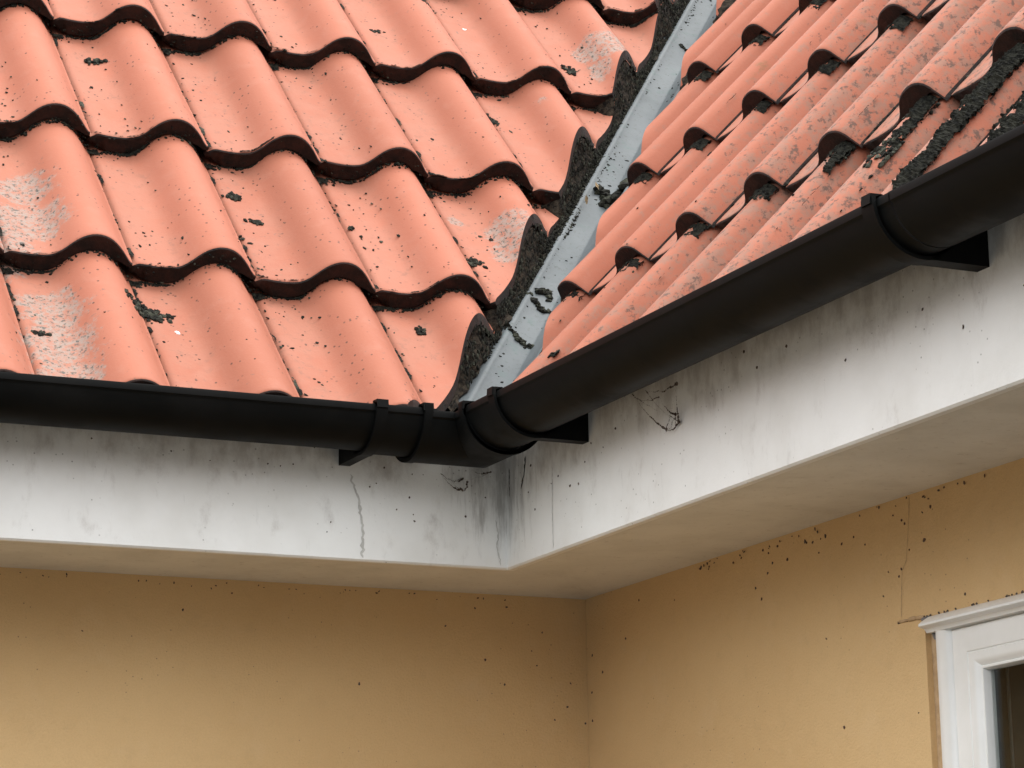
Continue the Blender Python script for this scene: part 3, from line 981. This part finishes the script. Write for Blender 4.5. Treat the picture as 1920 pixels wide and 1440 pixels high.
cushion(FL, -.550, .230, .0016, .0016, 'white chip on the tile beside the broad grey moss patch', 16, M_WHITE, 'bird dropping', 'bird_dropping', 4, .0032, None)
cushion(FL, .255, 1.341, .0012, .0012, 'tiny white speck high on the left slope', 17, M_WHITE, 'bird dropping', 'bird_dropping', 3, .0022, None)

def worm(pts, r, label, seed, name='moss_clump', cat='moss clump', mat=None):
    b = Bits(); rr = random.Random(seed); ax = ((1, 0, 0), (0, 1, 0), (0, 0, 1))
    for (m0, c0), (m1, c1) in zip(pts, pts[1:]):
        for i in range(12):
            f = i / 12
            q = rr.uniform(.6, 1.15) * r
            b.add(v_pt(m0 + (m1 - m0) * f + rr.gauss(0, r * .3), c0 + (c1 - c0) * f + rr.gauss(0, r * .3), q * .6), ax, (q, q, q * .8), 0 if rr.random() < .7 else 1)
    o = b.build(name, [mat or M_MOSS, mat or M_MOSSG]); tag(o, label, cat, 'moss bits on the valley liner' if mat is None else None); return o
worm([(-.100, .058), (-.106, .036), (-.110, .016), (-.103, -.004)], .0052, 'curled strip of moss lying across the liner, upper of two', 1)
worm([(-.170, .062), (-.176, .034), (-.178, .012), (-.172, -.004)], .0052, 'curled strip of moss lying across the liner, lower of two near the gutter', 2)
worm([(-.088, .044), (-.080, .024), (-.090, .014)], .0062, 'moss lump just above the upper curled strip on the liner', 3)
worm([(.145, .03), (.13, .0), (.12, -.02), (.14, -.045)], .011, 'thick moss heap blocking the liner beside the dry leaf scraps', 4)
worm([(.545, .03), (.54, .005)], .0042, 'short moss strip on the liner high up the valley', 5)
for i, (m0, c0, a, lab) in enumerate(((.135, .030, .7, 'pale dry leaf scrap on the moss heap in the valley, upper one'), (.098, .036, 2.1, 'pale dry leaf scrap on the moss heap in the valley, lower one'))):
    p = Vector(v_pt(m0, c0, .021)); bm = bmesh.new(); ring = []
    for j in range(9):
        q = 2 * math.pi * j / 9; rr = .0085 * (1 + .4 * noise.noise(Vector((j, i * 5, 2))))
        ring.append(bm.verts.new(p + Vector((math.cos(q) * rr * .6, math.sin(q + a) * rr * .5, math.sin(q) * rr * .8 + .002 * math.cos(3 * q)))))
    cv = bm.verts.new(p + Vector((0, 0, .002)))
    for j in range(9): bm.faces.new((ring[j], ring[(j + 1) % 9], cv))
    bmesh.ops.solidify(bm, geom=list(bm.faces), thickness=.0006)
    tag(bm_obj('leaf_scrap', bm, M_LEAF, None, 0), lab, 'leaf', 'leaf scraps in the valley')

# specks on the walls, fascias (small dirt, one ground-cover like object)
dirt = Bits()
SPR = [(-.624, -.012), (-.701, -.018), (-.705, -.020), (-.721, -.022), (-.743, -.021), (-.756, -.019), (-.798, -.037), (-.829, -.033), (-.857, -.048), (-.737, -.04), (-.65, -.036), (-.582, -.011), (-.598, -.018), (-.593, -.047), (-.608, -.034), (-.912, -.095), (-.944, -.096), (-.937, -.105), (-.897, -.126), (-.557, -.064), (-.573, -.082), (-.746, -.164), (-1.002, -.066), (-.965, -.073), (-.783, -.292), (-.967, -.292), (-1.088, -.151), (-.021, -.095), (-.057, -.127), (-.017, -.156), (-.19, -.028), (-.308, -.045), (-.141, -.083), (-.017, -.202), (-.95, -.03), (-.957, -.036), (-1.0, -.028), (-1.02, -.024), (-.93, -.02)]
for y, z in SPR:
    r_ = rnd.uniform(.0010, .0022)
    dirt.add((-.0003, y, z), ((0, 1, 0), (0, 0, 1), (1, 0, 0)), (r_ * 1.4, r_ * rnd.uniform(.7, 1.8), .0012), rnd.choice((0, 0, 1)))
SPL = [(-.081, -.058), (-.101, -.089), (-.092, -.113), (-.151, -.146), (-.202, -.023), (-.145, -.019), (-.255, -.055), (-.031, -.14), (-.038, -.179), (-.005, -.205), (-.061, -.201), (-.185, -.107), (-.406, -.154), (-.411, -.005), (-.62, -.02), (-.70, -.05), (-.86, -.09)]
for x, z in SPL:
    r_ = rnd.uniform(.0010, .0020)
    dirt.add((x, -.0003, z), ((1, 0, 0), (0, 0, 1), (0, 1, 0)), (r_, r_ * rnd.uniform(.8, 1.9), .001), rnd.choice((0, 1)))
for x, z in [(-.497, .108), (-.486, .114), (-.432, .096), (-.426, .07), (-.424, .06), (-.339, .073), (-.305, .104), (-.473, .139), (-.427, .132), (-.586, .162), (-.56, .05), (-.566, .035), (-.453, .076), (-.75, .13), (-.81, .14), (-.66, .132), (-.64, .13), (-.62, .134), (-.93, .15)]:
    r_ = rnd.uniform(.0009, .0019)
    dirt.add((x, -S - .0002, z), ((1, 0, 0), (0, 0, 1), (0, 1, 0)), (r_, r_ * 1.2, .001), 1)
for y, z in [(-.33, .122), (-.541, .11), (-.562, .134), (-.429, .099), (-.491, .084), (-.372, .07), (-.519, .082), (-.453, .106), (-1.5, .081), (-1.421, .122), (-1.114, .149), (-.872, .198), (-1.039, .138), (-1.007, .167), (-.60, .12), (-.64, .14), (-.35, .10), (-.36, .14), (-1.25, .10), (-1.62, .10)]:
    r_ = rnd.uniform(.0010, .0022)
    dirt.add((-S - .0002, y, z), ((0, 1, 0), (0, 0, 1), (1, 0, 0)), (r_ * 1.4, r_ * 1.2, .001), 1)
for _ in range(34):   # along the soffit, its groove and the window head
    y = rnd.uniform(-1.3, -.4)
    r_ = rnd.uniform(.0008, .0018)
    dirt.add((-.0003 - rnd.random() * .004, y * .9, -.002 - abs(rnd.gauss(0, .007))), ((0, 1, 0), (0, 0, 1), (1, 0, 0)), (r_ * 1.8, r_, .0010), rnd.choice((0, 1)))
for _ in range(26):
    y = rnd.uniform(-1.30, -.93)
    r_ = rnd.uniform(.0008, .0018)
    dirt.add((-.0008, y, -.1675), ((0, 1, 0), (0, 0, 1), (1, 0, 0)), (r_ * 1.5, r_ * 1.2, .0012), 1)
for _ in range(30):
    x = rnd.uniform(-1.0, -.1)
    r_ = rnd.uniform(.0006, .0014)
    dirt.add((x, -.0004, -.004 - abs(rnd.gauss(0, .006))), ((1, 0, 0), (0, 0, 1), (0, 1, 0)), (r_ * 1.8, r_, .0010), rnd.choice((0, 1)))
tag(dirt.build('dirt_specks', [M_DARKSPECK, M_WEB]), 'dark dirt specks scattered over the walls and fascias', 'dirt', kind='stuff')

# hairline cracks and run marks: thin irregular ribbons lying on their boards
def ribbon(pts, w, mat, parent, name, plane, label, seed=0, off=.0006):
    """pts in (a,z) on plane: 'fl' y=-S, 'fr' x=-S, 'wr' x=0"""
    P = []
    for (a0, z0_), (a1, z1_) in zip(pts, pts[1:]):
        n_ = max(2, int(math.hypot(a1 - a0, z1_ - z0_) / .003))
        P += [(a0 + (a1 - a0) * i / n_, z0_ + (z1_ - z0_) * i / n_) for i in range(n_)]
    P.append(pts[-1]); V = []
    for i, (a, z) in enumerate(P):
        j = noise.noise(Vector((i * .5, seed, 0))) * w * 1.3
        ww = w * (.5 + .7 * abs(noise.noise(Vector((i * .33, seed, 5)))) * 1.6) * (1 if 0 < i < len(P) - 1 else .2)
        for s_ in (-1, 1):
            q = a + j + s_ * ww
            V.append({'fl': (q, -S - off, z), 'fr': (-S - off, q, z), 'wr': (-off, q, z)}[plane])
    F = [(2 * i, 2 * i + 1, 2 * i + 3, 2 * i + 2) for i in range(len(P) - 1)]
    o = mesh_obj(name, V, F, mat, parent, smooth=0); tag(o, label); return o
ribbon([(-.528, .125), (-.525, .112), (-.515, .089), (-.508, .036), (-.510, -.001)], .0030, M_GREYLINE, fa1, 'crack', 'fl', 'grey crack running down the left fascia', 1)
ribbon([(-.434, .135), (-.433, .10), (-.431, .056), (-.432, .0)], .0010, M_GREYLINE, fa2, 'crack', 'fr', 'thin crack running down the right fascia', 2)
ribbon([(-.284, .15), (-.283, .105)], .0012, M_MOSS, fa2, 'run_mark', 'fr', 'black run mark beside the fascia corner', 3)
ribbon([(-.342, .158), (-.338, .135), (-.325, .110)], .0020, M_MOSS, fa2, 'run_mark', 'fr', 'black run mark under the corner bracket', 4)
ribbon([(-.289, .07), (-.284, .05), (-.287, .03), (-.281, .0)], .0016, M_GREYLINE, fa1, 'crack', 'fl', 'flaking paint crack near the fascia corner', 5)
ribbon([(-.972, .0), (-.966, -.04), (-.957, -.086), (-.945, -.10), (-.938, -.161)], .0007, M_TANLINE, wr_, 'crack', 'wr', 'hairline crack above the window corner', 6)
lumpy('render_scar', [(-.0005, -.945, -.1665, .0025, .014, .0022), (-.0005, -.965, -.1665, .003, .014, .003), (-.0005, -.983, -.1675, .003, .010, .003), (-.0005, -.934, -.1655, .002, .007, .0016)], M_SCAR, wr_, 9, 'brown scar in the render beside the window head')

# cobwebs caught with dirt below the gutter
def cobweb(pts, plane, label, seed, r=.0016):
    b = Bits(); rr = random.Random(seed)
    ax = ((1, 0, 0), (0, 1, 0), (0, 0, 1))
    ends = [p for q in pts for p in q]
    ex = []
    for _ in range(9):
        p, q = rr.choice(ends), rr.choice(ends)
        if p != q: ex.append(((p[0] + rr.gauss(0, .006), p[1] + rr.gauss(0, .003), p[2]), q))
    for ln_, ((a0, z0_, d0), (a1, z1_, d1)) in enumerate(list(pts) + ex):
        thin = 1 if ln_ < len(pts) else .45
        n_ = 46
        for i in range(n_ + 1):
            f = i / n_; a = a0 + (a1 - a0) * f; z = z0_ + (z1_ - z0_) * f - .006 * math.sin(math.pi * f); d = d0 + (d1 - d0) * f
            q = rr.uniform(.2, 1.0) * r * thin * (.22 + 1.3 * f * f); a += .0022 * noise.noise(Vector((f * 6, ln_, seed))); z += .0022 * noise.noise(Vector((f * 6, ln_, seed + 9)))
            P = (-S - d, a, z) if plane == 'fr' else (a, -S - d, z)
            b.add(P, ax, (q, q, q * 1.2))
    tag(b.build('cobweb', [M_WEB]), label, 'cobweb', 'cobwebs on the fascias')
cobweb([((-.732, .168, .02), (-.80, .105, .006)), ((-.80, .105, .006), (-.832, .110, .003)), ((-.855, .158, .02), (-.832, .108, .004)), ((-.77, .165, .02), (-.86, .155, .02)), ((-.80, .150, .015), (-.828, .12, .006))], 'fr', 'dirty cobweb sagging under the right-hand gutter', 1)
cobweb([((-.385, .134, .012), (-.345, .112, .004)), ((-.345, .112, .004), (-.338, .125, .008)), ((-.375, .130, .012), (-.345, .130, .006)), ((-.34, .147, .012), (-.30, .143, .012))], 'fl', 'dirty cobweb under the corner fitting on the left fascia', 2, .0015)
